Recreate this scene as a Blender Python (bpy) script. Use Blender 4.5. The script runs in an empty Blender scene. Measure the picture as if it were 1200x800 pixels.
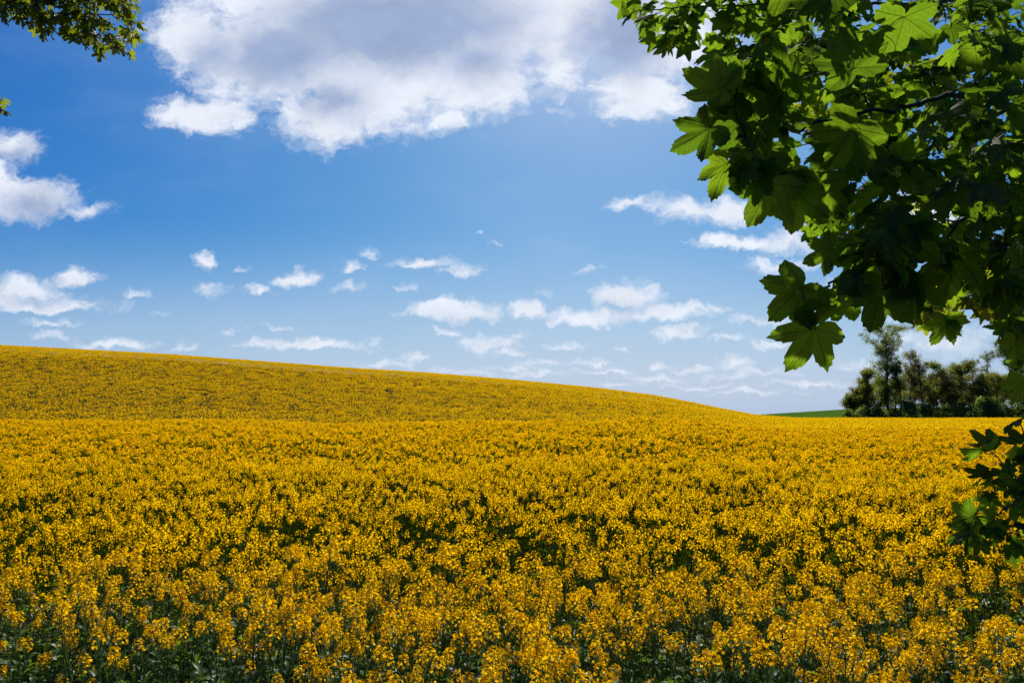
import bpy, math, random
import numpy as np
from mathutils import Vector

rng = np.random.default_rng(7)
random.seed(7)
S = bpy.context.scene
COL = S.collection
R = math.radians

# ------------------------------------------------------------------ camera
CAM_Z, PITCH, F = 2.3, R(6.0), 800.0
cam_d = bpy.data.cameras.new('camera')
cam_d.lens = 24.0
cam_d.sensor_width = 36.0
cam_d.clip_start = 0.05
cam_d.clip_end = 20000
cam = bpy.data.objects.new('camera', cam_d)
COL.objects.link(cam)
cam.location = (0, 0, CAM_Z)
cam.rotation_euler = (R(90) + PITCH, 0, 0)
S.camera = cam

# ------------------------------------------------------------------ light
SUN_EL, SUN_AZ = R(48), R(8)          # azimuth: clockwise from +Y (the way the camera looks)
sun_d = bpy.data.lights.new('sun', 'SUN')
sun_d.energy = 5.0
sun_d.angle = R(0.53)
sun_d.color = (1.0, 0.95, 0.86)
sun = bpy.data.objects.new('sun', sun_d)
COL.objects.link(sun)
sd = Vector((math.sin(SUN_AZ) * math.cos(SUN_EL), math.cos(SUN_AZ) * math.cos(SUN_EL), math.sin(SUN_EL)))
sun.rotation_euler = sd.to_track_quat('Z', 'Y').to_euler()
sun.location = (0, 0, 30)

S.view_settings.view_transform = 'Standard'
S.view_settings.look = 'None'
S.view_settings.exposure = 0.35
S.view_settings.gamma = 1.0
S.view_settings.use_curve_mapping = False
S.render.engine = 'CYCLES'
S.cycles.max_bounces = 8
S.cycles.transmission_bounces = 6
S.cycles.diffuse_bounces = 4
S.cycles.use_denoising = True
S.cycles.sample_clamp_indirect = 4
try:
    S.cycles.denoiser = 'OPENIMAGEDENOISE'
    S.cycles.denoising_prefilter = 'ACCURATE'
except Exception:
    pass


def ray(px, row):
    """direction seen at a pixel of the 1200x800 photograph, scaled so that Y = 1"""
    x = (px - 600) / F
    yc = (400 - row) / F
    Y = math.cos(PITCH) - yc * math.sin(PITCH)
    Z = math.sin(PITCH) + yc * math.cos(PITCH)
    return np.array((x / Y, 1.0, Z / Y))


def P(px, row, d):
    return ray(px, row) * d + np.array((0, 0, CAM_Z))


# ------------------------------------------------------------------ sky
W = bpy.data.worlds.new('World')
S.world = W
W.use_nodes = True
wt = W.node_tree
for n in list(wt.nodes):
    wt.nodes.remove(n)


class NT:
    """small node-tree helper"""
    def __init__(self, t):
        self.t = t

    def new(self, typ, **kw):
        n = self.t.nodes.new(typ)
        for k, v in kw.items():
            setattr(n, k, v)
        return n

    def put(self, sock, v):
        if isinstance(v, bpy.types.NodeSocket):
            self.t.links.new(v, sock)
        elif v is not None:
            sock.default_value = v

    def math(self, op, a, b=None, c=None, clamp=False):
        n = self.new('ShaderNodeMath', operation=op, use_clamp=clamp)
        for s, v in zip(n.inputs, (a, b, c)):
            self.put(s, v)
        return n.outputs[0]

    def vmath(self, op, a, b=None):
        n = self.new('ShaderNodeVectorMath', operation=op)
        self.put(n.inputs[0], a)
        if b is not None:
            self.put(n.inputs[1], b)
        return n.outputs['Value'] if op in ('LENGTH', 'DOT_PRODUCT', 'DISTANCE') else n.outputs['Vector']

    def sstep(self, v, lo, hi, a=0.0, b=1.0):
        n = self.new('ShaderNodeMapRange', interpolation_type='SMOOTHSTEP')
        self.put(n.inputs['Value'], v)
        self.put(n.inputs['From Min'], lo)
        self.put(n.inputs['From Max'], hi)
        self.put(n.inputs['To Min'], a)
        self.put(n.inputs['To Max'], b)
        return n.outputs['Result']

    def noise(self, vec, scale, detail=2.0, rough=0.5, lac=2.0, out='Fac', dist=0.0):
        n = self.new('ShaderNodeTexNoise')
        self.put(n.inputs['Vector'], vec)
        n.inputs['Scale'].default_value = scale
        n.inputs['Detail'].default_value = detail
        n.inputs['Roughness'].default_value = rough
        n.inputs['Lacunarity'].default_value = lac
        n.inputs['Distortion'].default_value = dist
        return n.outputs[out]

    def mix(self, f, a, b, mode='MIX'):
        n = self.new('ShaderNodeMix', data_type='RGBA', blend_type=mode)
        self.put(n.inputs[0], f)
        self.put(n.inputs[6], a)
        self.put(n.inputs[7], b)
        return n.outputs[2]


w = NT(wt)
sky = w.new('ShaderNodeTexSky', sky_type='NISHITA')
sky.sun_disc = False
sky.sun_elevation = SUN_EL
sky.sun_rotation = SUN_AZ
sky.altitude = 0
sky.air_density = 0.8
sky.dust_density = 1.3
sky.ozone_density = 1.0
tc = w.new('ShaderNodeTexCoord')
sep = w.new('ShaderNodeSeparateXYZ')
w.put(sep.inputs[0], tc.outputs['Generated'])
yy = w.math('MAXIMUM', sep.outputs['Y'], 0.02)
cu = w.math('DIVIDE', sep.outputs['X'], yy)
cv = w.math('DIVIDE', sep.outputs['Z'], yy)
cmb = w.new('ShaderNodeCombineXYZ')
w.put(cmb.inputs[0], cu)
w.put(cmb.inputs[1], cv)
uv = cmb.outputs[0]
CLOUDS = [  # px, row, rx, ry, strength of each puff as seen from the field's edge
    (330, 60, 150, 75, 1.2), (450, 85, 130, 85, 1.2), (385, 135, 75, 50, 1), (245, 132, 75, 28, 1), (205, 128, 35, 22, .7),
    (560, 95, 85, 55, 1), (565, 15, 110, 80, 1.2), (655, 60, 45, 75, .6), (765, 20, 105, 85, 1.3), (750, 108, 78, 40, 1), (225, 40, 65, 50, .9),
    (500, 0, 340, 70, 1.3), (520, 140, 35, 22, .7), (480, 155, 25, 14, .4),
    (10, 172, 50, 22, .7), (30, 232, 80, 32, 1), (-40, 220, 70, 45, 1), (100, 243, 40, 11, .5),
    (93, 325, 34, 17, .9), (30, 338, 65, 22, .8), (50, 357, 95, 15, .7), (0, 350, 50, 18, .8), (130, 398, 75, 10, .6), (60, 392, 40, 7, .45),
    (235, 310, 19, 14, .7), (238, 340, 26, 10, .4), (348, 328, 32, 15, .75), (305, 341, 28, 7, .5), (410, 318, 17, 10, .5), (412, 338, 26, 12, .5),
    (495, 313, 50, 13, .65), (540, 321, 36, 10, .6), (583, 285, 13, 8, .45), (560, 275, 8, 6, .3),
    (533, 366, 66, 19, 1), (622, 367, 30, 17, .9), (735, 352, 50, 24, 1), (690, 373, 60, 15, .9), (765, 370, 75, 14, .8), (820, 365, 40, 9, .5),
    (798, 391, 38, 12, .8), (360, 403, 92, 10, .8), (310, 406, 45, 7, .6), (572, 403, 42, 15, .6), (590, 413, 36, 8, .5), (640, 424, 46, 7, .5),
    (495, 417, 22, 9, .5), (725, 405, 14, 6, .4), (765, 428, 24, 10, .6), (812, 433, 32, 8, .5), (862, 427, 30, 10, .6), (860, 441, 65, 9, .45),
    (540, 438, 50, 8, .45), (630, 439, 55, 7, .4), (682, 425, 32, 6, .4), (760, 444, 50, 7, .4), (950, 450, 60, 7, .45), (185, 365, 14, 7, .3),
    (805, 248, 50, 17, .8), (765, 240, 32, 13, .4), (850, 246, 42, 22, .9), (865, 286, 66, 14, .7), (930, 285, 50, 24, .7), (920, 312, 50, 12, .5),
    (965, 350, 50, 18, .5), (885, 376, 45, 11, .45), (1110, 400, 100, 26, .5), (1160, 325, 90, 30, .6), (1080, 250, 80, 30, .7), (1000, 425, 70, 10, .4),
    (60, 378, 40, 6, .4), (330, 382, 30, 6, .35), (450, 425, 40, 6, .35), (520, 388, 24, 6, .35), (600, 392, 22, 7, .35), (660, 404, 30, 6, .35), (700, 436, 60, 5, .4),
    (590, 430, 60, 5, .4), (820, 452, 60, 5, .4), (900, 438, 50, 6, .4), (880, 462, 60, 5, .35), (720, 452, 50, 4, .35), (850, 398, 30, 6, .35), (640, 345, 14, 6, .3), (470, 340, 22, 5, .3),
    (160, 345, 24, 6, .35), (280, 315, 10, 5, .3), (690, 230, 14, 5, .25), (730, 238, 22, 8, .4), (430, 300, 16, 6, .3), (270, 388, 22, 6, .35), (215, 405, 30, 6, .35), (440, 395, 14, 6, .3), (690, 318, 16, 7, .25), (900, 405, 30, 8, .4), (500, 360, 20, 9, .3),
    (-230, 250, 170, 60, 1), (-500, 120, 200, 90, 1.1), (1700, 200, 240, 80, 1.1), (1500, 380, 200, 30, .8), (200, -260, 260, 110, 1.2), (900, -420, 380, 120, 1.2),  # unseen clouds outside the view, added for the lighting
]
n1 = w.noise(uv, 5.0, 4, .6, out='Color')
n2 = w.noise(uv, 24.0, 5, .66, out='Color')
wp = w.vmath('MULTIPLY', w.vmath('SUBTRACT', n1, (.5, .5, .5)), (.06, .04, 0))
wp2 = w.vmath('MULTIPLY', w.vmath('SUBTRACT', n2, (.5, .5, .5)), (.060, .045, 0))
uvw = w.vmath('ADD', w.vmath('ADD', uv, wp), wp2)
acc = None
for (px, row, rx, ry, st) in CLOUDS:
    c = ray(px, row)
    hi = ray(px + rx, row)
    lo = ray(px, row + ry)
    ru, rv = abs(hi[0] - c[0]), abs(lo[2] - c[2])
    q = w.vmath('MULTIPLY', w.vmath('SUBTRACT', uvw, (c[0], c[2], 0)), (1 / ru, 1 / rv, 0))
    if row > 262:                            # cumulus stand on flat bases
        q = w.vmath('MAXIMUM', q, w.vmath('MULTIPLY', q, (-1, -1.6, 0)))
    e = w.math('MULTIPLY_ADD', w.vmath('LENGTH', q), -st, st)
    acc = e if acc is None else w.math('SMOOTH_MAX', acc, e, .2)
acc = w.math('MAXIMUM', acc, -0.6)
stretch = w.vmath('MULTIPLY', uvw, (1, 1.5, 1))
fb = w.noise(stretch, 15.0, 9, .62)
fb2 = w.noise(stretch, 3.4, 6, .58)
fb3 = w.noise(stretch, 46.0, 7, .6)
dens = w.math('MULTIPLY_ADD', w.math('SUBTRACT', fb3, .5), .65, w.math('MULTIPLY_ADD', w.math('SUBTRACT', fb, .5), 1.0, acc))
alpha = w.sstep(dens, -0.06, 0.58)
GREY = [(470, 25, 190, 75, 1.3), (330, 62, 95, 48, 1), (735, 35, 75, 75, 1.2), (250, 60, 50, 30, .6), (560, 70, 60, 45, .8), (400, 118, 60, 32, .6),
        (35, 240, 60, 22, .6), (15, 180, 40, 14, .5), (735, 362, 50, 12, .4), (535, 374, 55, 10, .35), (45, 350, 80, 14, .5), (200, -260, 220, 90, 1.2), (900, -420, 300, 100, 1.2), (-230, 262, 150, 40, .9)]
gac = None
for (px, row, rx, ry, st) in GREY:          # the thick, shaded undersides
    c = ray(px, row)
    hi = ray(px + rx, row)
    lo = ray(px, row + ry)
    q = w.vmath('MULTIPLY', w.vmath('SUBTRACT', uvw, (c[0], c[2], 0)), (1 / abs(hi[0] - c[0]), 1 / abs(lo[2] - c[2]), 0))
    e = w.math('MULTIPLY_ADD', w.vmath('LENGTH', q), -st, st)
    gac = e if gac is None else w.math('SMOOTH_MAX', gac, e, .4)
gac = w.math('MAXIMUM', gac, -.35)
t = w.sstep(w.math('MULTIPLY_ADD', w.math('SUBTRACT', fb2, .5), 1.3, w.math('MULTIPLY_ADD', w.math('SUBTRACT', fb, .5), .45, gac)), -.12, .8)
tex = w.math('MULTIPLY_ADD', w.math('SUBTRACT', fb, .5), .45, 1.0)
ccol = w.mix(t, (6.5, 6.85, 7.6, 1), (2.7, 3.4, 5.1, 1))
ccol = w.vmath('SCALE', ccol)
wt.nodes[-1].name = 'cloud_texture'
w.put(ccol.node.inputs['Scale'], tex)
veil = w.sstep(w.noise(w.vmath('MULTIPLY', uv, (1, 2.2, 1)), 2.6, 6, .55), .42, .8, 0, .09)
alpha = w.math('MAXIMUM', alpha, veil)
fwd = w.sstep(sep.outputs['Y'], .05, .2)
low = w.sstep(cv, .0, .25, .75, .97)           # far clouds low over the horizon are thinner
alpha = w.math('MULTIPLY', w.math('MULTIPLY', alpha, fwd), low)
SKYG = 1 / 2 ** S.view_settings.exposure
sc_ = w.new('ShaderNodeSeparateColor')
w.put(sc_.inputs[0], sky.outputs[0])
cc_ = w.new('ShaderNodeCombineColor')
for n_, (gam, gain) in enumerate(((2.3, .70), (1.28, .71), (.62, .82))):     # clear deep blue of the day
    w.put(cc_.inputs[n_], w.math('MULTIPLY', w.math('POWER', w.math('MULTIPLY', sc_.outputs[n_], .1), gam), gain * 10 * SKYG))
hz = w.sstep(cv, .0, .30, .8, 0)
skyb = w.mix(hz, cc_.outputs[0], (4.9 * SKYG, 6.2 * SKYG, 8.0 * SKYG, 1))
skyc = w.mix(alpha, skyb, ccol)
bg = w.new('ShaderNodeBackground')
bg.inputs['Strength'].default_value = 0.1
w.put(bg.inputs['Color'], skyc)
wo = w.new('ShaderNodeOutputWorld')
w.put(wo.inputs['Surface'], bg.outputs[0])

# ------------------------------------------------------------------ materials


def leaf_mat(name, refl, trans, tw=.5, gloss=.06, rough=.4, var=.35, hue=(1, 1, 1), veins=False, inst=False):
    """two-sided leaf or petal: reflects, lets light through, a little gloss"""
    m = bpy.data.materials.new(name)
    m.use_nodes = True
    t = m.node_tree
    t.nodes.clear()
    k = NT(t)
    if inst:
        f = k.new('ShaderNodeObjectInfo').outputs['Random']
        a = k.new('ShaderNodeAttribute', attribute_name='tint').outputs['Fac']
        f = k.math('MULTIPLY_ADD', f, .4, k.math('MULTIPLY', a, .6))
    else:
        f = k.new('ShaderNodeAttribute', attribute_name='tint').outputs['Fac']
    val = k.math('MULTIPLY_ADD', f, 2 * var, 1 - var)

    def shade(c):
        n = k.new('ShaderNodeVectorMath', operation='SCALE')
        k.put(n.inputs[0], k.mix(f, (*c, 1), (c[0] * hue[0], c[1] * hue[1], c[2] * hue[2], 1)))
        k.put(n.inputs['Scale'], val)
        return n.outputs[0]
    rc, tcx = shade(refl), shade(trans)
    nrm = None
    if veins:
        at = k.new('ShaderNodeAttribute', attribute_name='leafco')
        sp = k.new('ShaderNodeSeparateXYZ')
        k.put(sp.inputs[0], at.outputs['Vector'])
        u, v = sp.outputs[0], sp.outputs[1]
        best = along = None
        for a in (0, 52, -52, 108, -108):
            s, c = math.sin(R(a)), math.cos(R(a))
            al = k.math('ADD', k.math('MULTIPLY', u, s), k.math('MULTIPLY', v, c))
            pe = k.math('ABSOLUTE', k.math('SUBTRACT', k.math('MULTIPLY', u, c), k.math('MULTIPLY', v, s)))
            pe = k.math('ADD', pe, k.math('LESS_THAN', al, 0.0))
            if best is None:
                best, along = pe, al
            else:
                less = k.math('LESS_THAN', pe, best)
                along = k.math('ADD', k.math('MULTIPLY', along, k.math('SUBTRACT', 1.0, less)), k.math('MULTIPLY', al, less))
                best = k.math('MINIMUM', best, pe)
        main = k.sstep(best, .006, .017, 1, 0)
        fr = k.math('ABSOLUTE', k.math('SUBTRACT', k.math('FRACT', k.math('MULTIPLY', k.math('SUBTRACT', along, k.math('MULTIPLY', best, 1.0)), 7.5)), .5))
        sec = k.sstep(fr, .03, .09, .5, 0)
        vn = k.math('MAXIMUM', main, sec)
        mott = k.noise(at.outputs['Vector'], 9.0, 3, .6)
        tcx = k.vmath('MULTIPLY', tcx, k.mix(k.math('MULTIPLY', vn, .75), (1, 1, 1, 1), (.25, .28, .2, 1)))
        n = k.new('ShaderNodeVectorMath', operation='SCALE')
        k.put(n.inputs[0], tcx)
        k.put(n.inputs['Scale'], k.math('MULTIPLY_ADD', mott, .5, .75))
        tcx = n.outputs[0]
        rc = k.mix(k.math('MULTIPLY', vn, .5), rc, (.09, .13, .04, 1))
        bp = k.new('ShaderNodeBump')
        bp.inputs['Strength'].default_value = .35
        bp.inputs['Distance'].default_value = .004
        k.put(bp.inputs['Height'], k.math('SUBTRACT', mott, k.math('MULTIPLY', vn, .8)))
        nrm = bp.outputs[0]
    d = k.new('ShaderNodeBsdfDiffuse')
    k.put(d.inputs[0], rc)
    tr = k.new('ShaderNodeBsdfTranslucent')
    k.put(tr.inputs[0], tcx)
    mx = k.new('ShaderNodeMixShader')
    mx.inputs[0].default_value = tw
    k.put(mx.inputs[1], d.outputs[0])
    k.put(mx.inputs[2], tr.outputs[0])
    o = mx.outputs[0]
    if gloss > 0:
        g = k.new('ShaderNodeBsdfGlossy')
        g.inputs['Roughness'].default_value = rough
        g.inputs['Color'].default_value = (1, 1, 1, 1)
        fz = k.new('ShaderNodeFresnel')
        fz.inputs['IOR'].default_value = 1.4
        mg = k.new('ShaderNodeMixShader')
        k.put(mg.inputs[0], k.math('MINIMUM', k.math('MULTIPLY_ADD', fz.outputs[0], gloss * 4, gloss * .3), min(.05, gloss * 1.6)))
        k.put(mg.inputs[1], o)
        k.put(mg.inputs[2], g.outputs[0])
        o = mg.outputs[0]
        if nrm is not None:
            k.put(g.inputs['Normal'], nrm)
            k.put(d.inputs['Normal'], nrm)
    out = k.new('ShaderNodeOutputMaterial')
    k.put(out.inputs[0], o)
    return m


def solid_mat(name, c1, c2, scale=8, rough=.85, detail=6, bump=.3, space='Object'):
    m = bpy.data.materials.new(name)
    m.use_nodes = True
    t = m.node_tree
    k = NT(t)
    b = t.nodes['Principled BSDF']
    tcn = k.new('ShaderNodeTexCoord')
    n = k.noise(tcn.outputs[space], scale, detail, .65)
    k.put(b.inputs['Base Color'], k.mix(k.sstep(n, .3, .7), (*c1, 1), (*c2, 1)))
    b.inputs['Roughness'].default_value = rough
    b.inputs['Specular IOR Level'].default_value = .25 if rough < .94 else 0
    bp = k.new('ShaderNodeBump')
    bp.inputs['Strength'].default_value = bump
    bp.inputs['Distance'].default_value = .02
    k.put(bp.inputs['Height'], n)
    k.put(b.inputs['Normal'], bp.outputs[0])
    return m


M = dict(
    rtop=leaf_mat('rape_top_green', (.105, .105, .006), (.17, .18, .006), .5, 0, var=.25, inst=True),
    petal=leaf_mat('rape_petal', (.88, .57, .005), (.96, .625, .005), .63, 0, var=.14, hue=(1, .86, .6)),
    petal_far=leaf_mat('rape_petal_crop', (.88, .57, .005), (.96, .625, .005), .63, 0, var=.16, hue=(1, .86, .6), inst=True),
    bud=leaf_mat('rape_bud', (.30, .28, .02), (.3, .3, .02), .3, 0, var=.2),
    rstem=leaf_mat('rape_stem', (.085, .15, .03), (.05, .09, .01), .2, .015, .5, var=.25),
    rleaf=leaf_mat('rape_leaf', (.030, .078, .020), (.07, .16, .015), .45, .02, .5, var=.35, hue=(1.1, 1, 1.2)),
    rleaf_far=leaf_mat('rape_leaf_crop', (.075, .115, .007), (.14, .20, .007), .48, 0, .5, var=.3, inst=True),
    grass=leaf_mat('grass_blade', (.05, .105, .016), (.11, .23, .015), .5, .03, .4, var=.4, hue=(1.3, 1.05, .9)),
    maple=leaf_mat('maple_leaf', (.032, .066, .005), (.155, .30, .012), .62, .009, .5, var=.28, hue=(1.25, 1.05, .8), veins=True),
    maple_sunlit=leaf_mat('maple_leaf_sunlit', (.04, .075, .006), (.23, .32, .010), .62, .009, .45, var=.3, hue=(1.3, 1.0, .8)),  # back leaves: sunlit look put into a lighter, yellower leaf colour
    fmaple=leaf_mat('field_maple_leaf', (.038, .075, .008), (.19, .265, .010), .55, .02, .45, var=.35, hue=(1.2, .98, .8)),
    bark=solid_mat('bark', (.035, .028, .02), (.09, .075, .055), 14, .9),
    seed=solid_mat('maple_flower', (.05, .06, .015), (.10, .11, .02), 60, .7),
    wtrunk=solid_mat('wood_bark', (.06, .05, .04), (.12, .10, .08), 3, .9),
    soil=solid_mat('soil', (.018, .018, .009), (.034, .032, .015), 1.2, .95, 10, .6),
    meadow=solid_mat('meadow_green', (.040, .085, .010), (.052, .105, .013), .05, .95, 8, .2),
)
WOOD = {
    'poplar': leaf_mat('poplar_leaf', (.075, .11, .03), (.22, .29, .04), .54, .02, .5, var=.4, hue=(1.2, 1.05, .8)),
    'olive': leaf_mat('olive_spring_leaf', (.11, .115, .030), (.29, .33, .05), .55, .0, .5, var=.35, hue=(1.0, 1.0, .85)),
    'brown': leaf_mat('brown_spring_leaf', (.105, .108, .042), (.27, .28, .065), .52, .0, .5, var=.35, hue=(1.05, .98, .95)),
    'green': leaf_mat('shrub_leaf', (.07, .115, .022), (.2, .29, .03), .5, .02, .5, var=.4, hue=(1.2, 1, .8)),
    'dark': leaf_mat('dark_shrub_leaf', (.08, .13, .035), (.25, .36, .05), .55, .02, .5, var=.4),
}

# ------------------------------------------------------------------ mesh helpers


class MB:
    """collects vertices, faces, a per-vertex tint, leaf-plane coordinates and material slots"""
    def __init__(self):
        self.V, self.F, self.T, self.L, self.n = [], [], [], [], 0

    def add(self, V, faces, tint=.5, co=None, slot=0):
        V = np.asarray(V, float).reshape(-1, 3)
        for f in (faces if isinstance(faces, list) else [faces]):
            self.F.append((np.asarray(f, int) + self.n, slot))
        self.V.append(V)
        self.T.append(np.broadcast_to(np.asarray(tint, float), (len(V),)).copy())
        self.L.append(np.zeros((len(V), 3)) if co is None else co)
        self.n += len(V)

    def tube(self, pts, rad, sides=6, tint=.5, slot=0):
        pts = np.asarray(pts, float)
        rad = np.broadcast_to(np.asarray(rad, float), (len(pts),))
        tg = np.gradient(pts, axis=0)
        tg /= np.linalg.norm(tg, axis=1)[:, None] + 1e-9
        ref = np.array((1., .1, 0)) if abs(tg[0][2]) > .8 else np.array((0, 0, 1.))
        a = np.cross(tg, ref)
        a /= np.linalg.norm(a, axis=1)[:, None] + 1e-9
        b = np.cross(tg, a)
        ang = np.arange(sides) * 2 * np.pi / sides
        V = pts[:, None] + rad[:, None, None] * (np.cos(ang)[None, :, None] * a[:, None] + np.sin(ang)[None, :, None] * b[:, None])
        n = len(pts)
        i, j = np.meshgrid(np.arange(n - 1), np.arange(sides), indexing='ij')
        j2 = (j + 1) % sides
        q = np.stack((i * sides + j, i * sides + j2, (i + 1) * sides + j2, (i + 1) * sides + j), -1).reshape(-1, 4)
        self.add(V.reshape(-1, 3), [q, np.array([np.arange(sides) + (n - 1) * sides])] if sides > 2 else q, tint, None, slot)

    def mesh(self, name, mats, smooth=False):
        me = bpy.data.meshes.new(name)
        V = np.concatenate(self.V) if self.V else np.zeros((0, 3))
        me.vertices.add(len(V))
        me.vertices.foreach_set('co', V.astype(np.float32).ravel())
        idx = np.concatenate([f.ravel() for f, s in self.F])
        tot = np.concatenate([np.full(len(f), f.shape[1]) for f, s in self.F])
        sl = np.concatenate([np.full(len(f), s) for f, s in self.F])
        me.loops.add(len(idx))
        me.loops.foreach_set('vertex_index', idx.astype(np.int32))
        me.polygons.add(len(tot))
        st = np.concatenate(([0], np.cumsum(tot)[:-1]))
        me.polygons.foreach_set('loop_start', st.astype(np.int32))
        me.polygons.foreach_set('loop_total', tot.astype(np.int32))
        me.polygons.foreach_set('material_index', sl.astype(np.int32))
        me.polygons.foreach_set('use_smooth', np.full(len(tot), smooth))
        a = me.attributes.new('tint', 'FLOAT', 'POINT')
        a.data.foreach_set('value', np.concatenate(self.T).astype(np.float32))
        L = np.concatenate(self.L)
        if np.any(L):
            a = me.attributes.new('leafco', 'FLOAT_VECTOR', 'POINT')
            a.data.foreach_set('vector', L.astype(np.float32).ravel())
        for m in (mats if isinstance(mats, (list, tuple)) else [mats]):
            me.materials.append(m)
        me.update(calc_edges=True)
        me.validate()
        return me


def link(name, me, parent=None, loc=None):
    o = bpy.data.objects.new(name, me)
    COL.objects.link(o)
    if parent is not None:
        o.parent = parent
    if loc is not None:
        o.location = loc
    return o


def thing(name, label, cat, loc=(0, 0, 0), group=None):
    o = bpy.data.objects.new(name, None)
    o.empty_display_size = .2
    COL.objects.link(o)
    o.location = loc
    o['label'], o['category'] = label, cat
    if group:
        o['group'] = group
    return o


def unit(v):
    v = np.asarray(v, float)
    return v / (np.linalg.norm(v, axis=-1, keepdims=True) + 1e-9)


def sm(a, b, x):
    t = np.clip((np.asarray(x, float) - a) / (b - a), 0, 1)
    return t * t * (3 - 2 * t)


# ------------------------------------------------------------------ terrain
CROP_H = 1.18
RPX = np.array([-700, -300, 0, 200, 400, 500, 600, 700, 760, 800, 840, 880, 930, 2400])
RROW = np.array([386, 396, 408.5, 418.5, 433, 439, 447, 456.5, 464, 471, 479, 486.5, 490, 490])
_bn = np.random.default_rng(3)
_w = [(_bn.uniform(0, 6.28), _bn.uniform(0, 6.28), f) for f in (.045, .07, .11, .17)]


def zfun(x, y):
    x, y = np.asarray(x, float), np.asarray(y, float)
    r = np.hypot(x, y)
    th = np.arctan2(x, y)
    tcl = np.clip(th, -R(58), R(58))
    u = np.tan(tcl)
    d = r * np.cos(tcl)
    px = 600 + F * np.cos(PITCH) * u
    row = np.interp(px, RPX, RROW)
    yc = (400 - row) / F
    s = (np.sin(PITCH) + yc * np.cos(PITCH)) / (np.cos(PITCH) - yc * np.sin(PITCH))
    D = 170.0
    zr = CAM_Z + s * D - CROP_H + .1
    left = 1 - sm(760, 1000, px)
    a = .18 + (.62 + .07 * np.sin(px / 95) + .04 * np.sin(px / 41 + 1)) * left
    b = -.1 - .5 * left
    z = a * sm(3.5, 36, d)
    z = z + (b - a) * sm(34, 64, d)
    t = np.clip((d - 62) / (D - 62), 0, 1)
    z = z + (zr - b) * (.35 * np.sin(t * np.pi / 2) + .65 * t * t * (3 - 2 * t))
    z = z - .03 * np.clip(d - D, 0, 500) * left - .6 * sm(200, 260, d)
    und = 0
    for p1, p2, f in _w:
        und = und + np.sin(x * f * .6 + p1 + 2 * np.sin(y * f * .5)) * np.sin(y * f * 1.7 + p2) * .02 / f * .35
    z = z + und * sm(20, 90, d) * (.35 + .65 * left) * (1 - sm(150, 170, d))
    return z * (1 - sm(R(95), R(150), np.abs(th)))


nu, nr = 288, 170
th = np.linspace(-np.pi, np.pi, nu, endpoint=False)
rr = np.concatenate(([0.0], np.geomspace(.5, 5000, nr)))
TH, RR = np.meshgrid(th, rr[1:], indexing='ij')
X, Y = RR * np.sin(TH), RR * np.cos(TH)
V = np.concatenate(([[0, 0, 0]], np.stack((X, Y, zfun(X, Y)), -1).reshape(-1, 3)))
i, j = np.meshgrid(np.arange(nu), np.arange(nr - 1), indexing='ij')
i2 = (i + 1) % nu
q = np.stack((i * nr + j, i * nr + j + 1, i2 * nr + j + 1, i2 * nr + j), -1).reshape(-1, 4) + 1
ii = np.arange(nu)
tri = np.stack((np.zeros(nu, int), ii * nr + 1, ((ii + 1) % nu) * nr + 1), -1)
mb = MB()
mb.add(V, [q[:, ::-1], tri[:, ::-1]])
g = link('ground', mb.mesh('ground', M['soil'], True))
g['kind'] = 'structure'

# far green slope behind the field
mb = MB()
pu = np.linspace(820, 2300, 60)
dd = np.geomspace(215, 900, 40)
PU, DD = np.meshgrid(pu, dd, indexing='ij')
U = (PU - 600) / (F * np.cos(PITCH))
rowt = np.interp(PU, [820, 900, 1000, 1100, 2300], [490, 484.5, 478.5, 477.5, 477])
top = CAM_Z + (484 - rowt) / F * 620
Z = np.where(DD < 225, -1.2, -.55) + (top + .5) * sm(260, 620, DD) - .02 * np.clip(DD - 620, 0, 900)
ni, nj = PU.shape
i, j = np.meshgrid(np.arange(ni - 1), np.arange(nj - 1), indexing='ij')
q = np.stack((i * nj + j, (i + 1) * nj + j, (i + 1) * nj + j + 1, i * nj + j + 1), -1).reshape(-1, 4)
mb.add(np.stack((U * DD, DD, Z), -1).reshape(-1, 3), q)
g = link('green_hill', mb.mesh('green_hill', M['meadow'], True))
g['kind'] = 'structure'

# ------------------------------------------------------------------ rapeseed


def petal_flower(mb, p, n, s, r, lod, slot):
    """one four-petalled flower"""
    n = unit(n)
    a = unit(np.cross(n, r.normal(size=3)))
    b = np.cross(n, a)
    tint = r.uniform(0, 1)
    if lod == 0:
        V, Q = [], []
        for k in range(4):
            c, sn = math.cos(k * math.pi / 2), math.sin(k * math.pi / 2)
            d, e = c * a + sn * b, -sn * a + c * b
            lift = r.uniform(.05, .5)
            o = len(V)
            V += [p - e * s * .10, p + e * s * .10, p + d * s * .8 + e * s * .46 + n * s * lift, p + d * s * 1.0 + n * s * (lift - .1), p + d * s * .8 - e * s * .46 + n * s * lift]
            Q.append([o, o + 1, o + 2, o + 3, o + 4])
        mb.add(V, np.array(Q), tint, None, slot)
    else:
        k1, k2 = r.uniform(.1, .5, 2)
        mb.add([p + a * s, p + b * s + n * s * k1, p - a * s, p - b * s + n * s * k2], np.array([[0, 1, 2], [0, 2, 3]]), tint, None, slot)


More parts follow.
